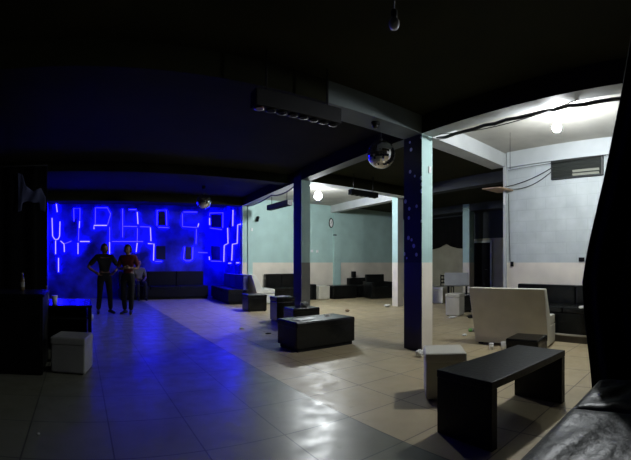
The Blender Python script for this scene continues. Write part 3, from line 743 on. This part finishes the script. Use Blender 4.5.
# ================================================================ THINGS ON FLOOR AND SEATS
def wad(label, p, s, sq=(1, 1, .6), m=paper, name='crumpled_paper', cat='paper', seed=0):
    r = random.Random(seed); b = MB()
    q = bmesh.ops.create_icosphere(b.bm, subdivisions=3, radius=s)
    for v in q['verts']:
        k = .75 + .4*r.random(); v.co = Vector((v.co.x*k*sq[0], v.co.y*k*sq[1], v.co.z*k*sq[2]))
    lo = min(v.co.z for v in q['verts'])
    for v in q['verts']: v.co.z -= lo
    return tag(b.build(name, m, loc=p), label, cat)
wad('white crumpled bag on the floor at the foot of the nearest column', (3.98, 3.50, .001), .07, (1, .8, .7), name='crumpled_bag', cat='bag', seed=1)
wad('bright white crumpled paper on the floor left of the slim column', G(387, 307), .10, (1, .8, .35), seed=2)
wad('small brown scrap on the floor behind the glossy bench', G(347.3, 312), .06, (1, .8, .6), m=plywood, name='floor_scrap', cat='scrap', seed=3)
wad('tiny white scrap on the floor near the stage side, left of the bench', G(242, 329), .04, (1.2, .8, .4), seed=4)
wad('tiny dark scrap on the floor just left of the glossy bench', G(268.5, 334), .035, (1.6, .7, .3), m=black_matte, name='floor_scrap', cat='scrap', seed=5)
wad('tiny white fleck on the floor at the near left', G(38.5, 434.5), .012, (1, 1, .5), seed=6)
wad('white paper wad on the low black bench', (4.06, 6.47, .401), .085, (1, .8, .6), seed=7)
wad('white tissue wad on the block wall bench', (5.68, 1.86, .561), .05, (1.3, .9, .45), seed=8)
o = MB().box(0, 0, .006, .28, .20, .008, .002).build('paper_sheet', paper, loc=(4.17, 7.50, .521), rz=.4); tag(o, 'flat white paper on the black ottoman by the second column', 'paper')
o = MB().box(0, 0, .004, .34, .16, .006, .002).build('paper_sheet', mat('grey paper', (.35, .36, .36), .4), loc=(3.12, 4.96, .421), rz=.25); tag(o, 'grey sheet lying on the left end of the glossy bench', 'paper')
wad('small white wad on the glossy bench near its right end', (3.62, 5.08, .421), .03, (1.6, 1, .35), seed=9)
bottle('green bottle lying on the floor left of the large cream sofa', (G(469, 332).x, G(469, 332).y, .033), glass_green, .24, .031, 1.1)
cup('small white cup standing on the floor behind the large cream sofa, left one', G(491.5, 349.5), .09, .036)
cup('small white cup standing on the floor behind the large cream sofa, right one', G(503.5, 349), .10, .04)
wad('white paper wad on the floor beside the green bottle', G(464.5, 336), .04, (1.2, .9, .5), seed=10)
wad('white scrap on the floor in front of the cream cube in the far bay', G(452.5, 318), .07, (1.4, 1, .3), seed=11)
wad('dark scrap on the floor right of the cream cube in the far bay', G(471, 318), .08, (1.4, 1, .4), m=black_matte, name='floor_scrap', cat='scrap', seed=12)

# ================================================================ PEOPLE
def person(label, loc, rz, J, shirt, trousers, sleeve='short', group=None):
    """J: joints in local space, facing -y. The body is one skinned surface with head and hands in the same mesh; clothes and hair are children."""
    root = thing('person', label, 'person', loc, rz, group)
    V = lambda k: Vector(J[k])
    def skinned(name, chains, m, sub=1):
        verts, rad, edges, idx = [], [], [], {}
        for ch in chains:
            prev = None
            for key, co, r in ch:
                if key not in idx: idx[key] = len(verts); verts.append(co); rad.append(r)
                if prev is not None: edges.append((prev, idx[key]))
                prev = idx[key]
        me = bpy.data.meshes.new(name); me.from_pydata([tuple(v) for v in verts], edges, [])
        o = bpy.data.objects.new(name, me); col.objects.link(o)
        md = o.modifiers.new('skin', 'SKIN'); md.use_smooth_shade = True
        for i, r in enumerate(rad):
            me.skin_vertices[0].data[i].radius = r if isinstance(r, tuple) else (r, r)
        me.skin_vertices[0].data[0].use_root = True
        ss = o.modifiers.new('smooth', 'SUBSURF'); ss.levels = sub; ss.render_levels = sub
        bpy.context.view_layer.update()
        dg = bpy.context.evaluated_depsgraph_get()
        em = bpy.data.meshes.new_from_object(o.evaluated_get(dg))
        bpy.data.objects.remove(o)
        b = MB(); b.bm.from_mesh(em); bpy.data.meshes.remove(em)
        for f in b.bm.faces: f.smooth = True; f.material_index = 0
        return b
    def chains(g, torso=True, arms=True, legs=True, armlen=3, leglen=3):
        C = []
        pel, wai, che, nec = V('pelvis'), V('waist'), V('chest'), V('neck')
        if torso: C.append([('p', pel, (.135+g, .105+g)), ('w', wai, (.118+g, .095+g)), ('c', che, (.150+g, .110+g)), ('n', nec, .055+g)])
        for s in 'LR':
            if arms:
                a = [('c', che, .15), ('sh'+s, V('sho'+s), .060+g), ('el'+s, V('elb'+s), .043+g)]
                if armlen == 2: a[-1] = ('el'+s, V('sho'+s).lerp(V('elb'+s), .85), .050+g)
                if armlen == 3: a.append(('wr'+s, V('wri'+s), .029+g))
                C.append(a)
            if legs:
                a = [('p', pel, .13), ('hi'+s, V('hip'+s), .090+g), ('kn'+s, V('kne'+s), .060+g), ('an'+s, V('ank'+s), .040+g)]
                C.append(a)
        return C
    b = skinned('body', chains(0), skin)
    # neck and head
    hd, nk = V('head'), V('neck'); fw = Vector(J.get('face', (0, -1, 0))).normalized(); side = Vector((0, 0, 1)).cross(fw).normalized()*-1
    b.tube([nk - Vector((0, 0, .04)), nk.lerp(hd, .6)], [.056, .052], 12)
    q = bmesh.ops.create_uvsphere(b.bm, u_segments=20, v_segments=14, radius=1)
    for v in q['verts']:
        x, y, z = v.co
        k = 1 - .22*max(0, -z)**1.5
        v.co = hd + side*(x*.076*k) + fw*(y*-.096*k) + Vector((0, 0, z*.118))
        for f in v.link_faces: f.smooth = True
    b.tube([hd+fw*.088+Vector((0, 0, .02)), hd+fw*.112+Vector((0, 0, -.022)), hd+fw*.088+Vector((0, 0, -.03))], [.008, .016, .008], 8)
    b.tube([hd+fw*.084+side*-.025+Vector((0, 0, -.06)), hd+fw*.092+Vector((0, 0, -.058)), hd+fw*.084+side*.025+Vector((0, 0, -.06))], [.004, .009, .004], 6)
    for s in (-1, 1):
        b.ball(hd+side*(s*.077)+Vector((0, 0, -.01)), .03, 8, 6, (.4, .7, 1))
    b.mi = 1
    for s in (-1, 1): b.ball(hd+fw*.082+side*(s*.032)+Vector((0, 0, .012)), .012, 8, 6)
    b.mi = 0
    # hands: palm, four fingers, thumb
    for s in 'LR':
        w, e = V('wri'+s), V('elb'+s); d = (w-e).normalized(); sg = 1 if s == 'L' else -1
        a = Vector(J.get('thumb'+s, (0, -1, 0))); a = (a - d*a.dot(d)).normalized(); n = d.cross(a).normalized()
        b.tube([w-d*.02, w+d*.03, w+d*.085], [.028, .036, .034], 10)
        for k, ln in enumerate((.072, .082, .076, .058)):
            r0 = w + d*.08 + a*(.027-.018*k); n2 = n*sg
            b.tube([r0, r0+d*ln*.45+n2*.006, r0+d*ln*.8+n2*.022, r0+d*ln+n2*.036], [.0095, .009, .008, .006], 6)
        r0 = w + d*.02 + a*.026
        b.tube([r0, r0+d*.03+a*.026, r0+d*.062+a*.036], [.012, .010, .007], 6)
    body = b.build('body', [skin, eye_mat], root)
    sb = skinned('shirt', [c for c in chains(.014, legs=False, armlen=2 if sleeve == 'short' else 3)], shirt)
    sb.build('shirt', shirt, root)
    tb = skinned('trousers', [[('p', V('pelvis'), (.152, .122)), ('w', V('waist')-Vector((0, 0, .03)), (.134, .110))]] +
                 [[('p', V('pelvis'), .15), ('hi'+s, V('hip'+s), .105), ('kn'+s, V('kne'+s), .076), ('an'+s, V('ank'+s), .062)] for s in 'LR'], trousers)
    tb.build('trousers', trousers, root)
    for s in 'LR':
        an = V('ank'+s); ft = Vector(J.get('foot'+s, (0, -1, 0))).normalized()
        m = MB(); m.tube([an-ft*.07+Vector((0, 0, -.035)), an+Vector((0, 0, -.02)), an+ft*.09+Vector((0, 0, -.045)), an+ft*.17+Vector((0, 0, -.055))], [.034, .046, .036, .026], 10)
        m.build('shoe', shoe_mat, root)
    h = MB(); q = bmesh.ops.create_uvsphere(h.bm, u_segments=20, v_segments=14, radius=1)
    for v in q['verts']:
        x, y, z = v.co; k = 1.0
        v.co = hd - fw*.012 + side*(x*.084) + fw*(y*-.104) + Vector((0, 0, z*.126+.008))
    dl = [v for v in h.bm.verts if (v.co-hd).dot(fw) > .035 and v.co.z < hd.z+.065 or v.co.z < hd.z-.07]
    bmesh.ops.delete(h.bm, geom=dl, context='VERTS')
    for f in h.bm.faces: f.smooth = True
    o = h.build('hair', hair_mat, root); sm = o.modifiers.new('thick', 'SOLIDIFY'); sm.thickness = .012
    return root
def stand(dx=0, spread=.10, arms='down', head=(0, 0), h=1.0):
    J = dict(pelvis=(0, 0, .93), waist=(0, 0, 1.10), chest=(0, .01, 1.33), neck=(0, .01, 1.46), head=(head[0], -.02+head[1], 1.575),
             hipL=(.10, 0, .88), hipR=(-.10, 0, .88), kneL=(.11+spread*.3, -.03, .49), kneR=(-.11-spread*.3, -.03, .49),
             ankL=(.10+spread, 0, .085), ankR=(-.10-spread, 0, .085), shoL=(.185, .01, 1.39), shoR=(-.185, .01, 1.39),
             footL=(.3, -1, 0), footR=(-.3, -1, 0))
    if arms == 'down': J.update(elbL=(.25, .03, 1.11), elbR=(-.25, .03, 1.11), wriL=(.26, -.05, .87), wriR=(-.26, -.05, .87))
    if arms == 'hips': J.update(elbL=(.40, .08, 1.14), elbR=(-.40, .08, 1.14), wriL=(.22, -.04, 1.00), wriR=(-.22, -.04, 1.00))
    if arms == 'front': J.update(elbL=(.27, .0, 1.12), elbR=(-.26, .0, 1.12), wriL=(.12, -.22, 1.14), wriR=(-.10, -.22, 1.12), thumbL=(0, 0, 1), thumbR=(0, 0, 1))
    return {k: (v[0]*h, v[1]*h, v[2]*h) if k[:4] != 'foot' and k[:5] != 'thumb' else v for k, v in J.items()}
pA = G(104.5, 313.5); pB = G(128, 314)
person('person standing in black clothes before the stage, elbows out', (pA.x, pA.y, 0), .25, stand(arms='hips', spread=.06, h=1.0), shirt_black, trousers_dark)
person('person standing in a dark red shirt, right of the person in black', (pB.x, pB.y, 0), -.5, stand(arms='front', spread=-.02, h=.985), shirt_red, trousers_dark)
S = dict(pelvis=(0, 0, .60), waist=(0, .02, .76), chest=(0, .0, .98), neck=(0, -.02, 1.10), head=(0, -.05, 1.215),
         hipL=(.10, -.03, .58), hipR=(-.10, -.03, .58), kneL=(.13, -.46, .555), kneR=(-.13, -.46, .555), ankL=(.13, -.47, .085), ankR=(-.13, -.47, .085),
         shoL=(.185, 0, 1.01), shoR=(-.185, 0, 1.01), elbL=(.25, -.05, .75), elbR=(-.25, -.05, .75), wriL=(.13, -.28, .66), wriR=(-.13, -.28, .66))
person('person sitting in a grey shirt at the left end of the stage sofa', (1.98, 13.48, 0), .1, S, shirt_grey, trousers_dark)

# ================================================================ WORLD, CAMERA
w = bpy.data.worlds.new('night'); sc.world = w; w.use_nodes = True
w.node_tree.nodes['Background'].inputs[0].default_value = (.004, .004, .006, 1); w.node_tree.nodes['Background'].inputs[1].default_value = 1.0
cd = bpy.data.cameras.new('camera'); cam = bpy.data.objects.new('camera', cd); col.objects.link(cam); sc.camera = cam
cd.type = 'PANO'; cd.panorama_type = 'CENTRAL_CYLINDRICAL'
cd.central_cylindrical_range_u_min = -315.5/FPX; cd.central_cylindrical_range_u_max = 315.5/FPX
cd.central_cylindrical_range_v_min = -(460-Y0)/FPX; cd.central_cylindrical_range_v_max = Y0/FPX
cd.central_cylindrical_radius = 1.0
cd.clip_start = .02; cd.clip_end = 60
cam.location = (0, 0, EYE); cam.rotation_euler = (PI/2, 0, -(315.5-X0)/FPX)
vs = sc.view_settings; sc.display_settings.display_device = 'sRGB'
vs.view_transform = 'Standard'; vs.look = 'None'; vs.gamma = 1.0; vs.use_curve_mapping = False; vs.exposure = 0.0
sc.cycles.use_denoising = True
sc.cycles.max_bounces = 8; sc.cycles.diffuse_bounces = 4
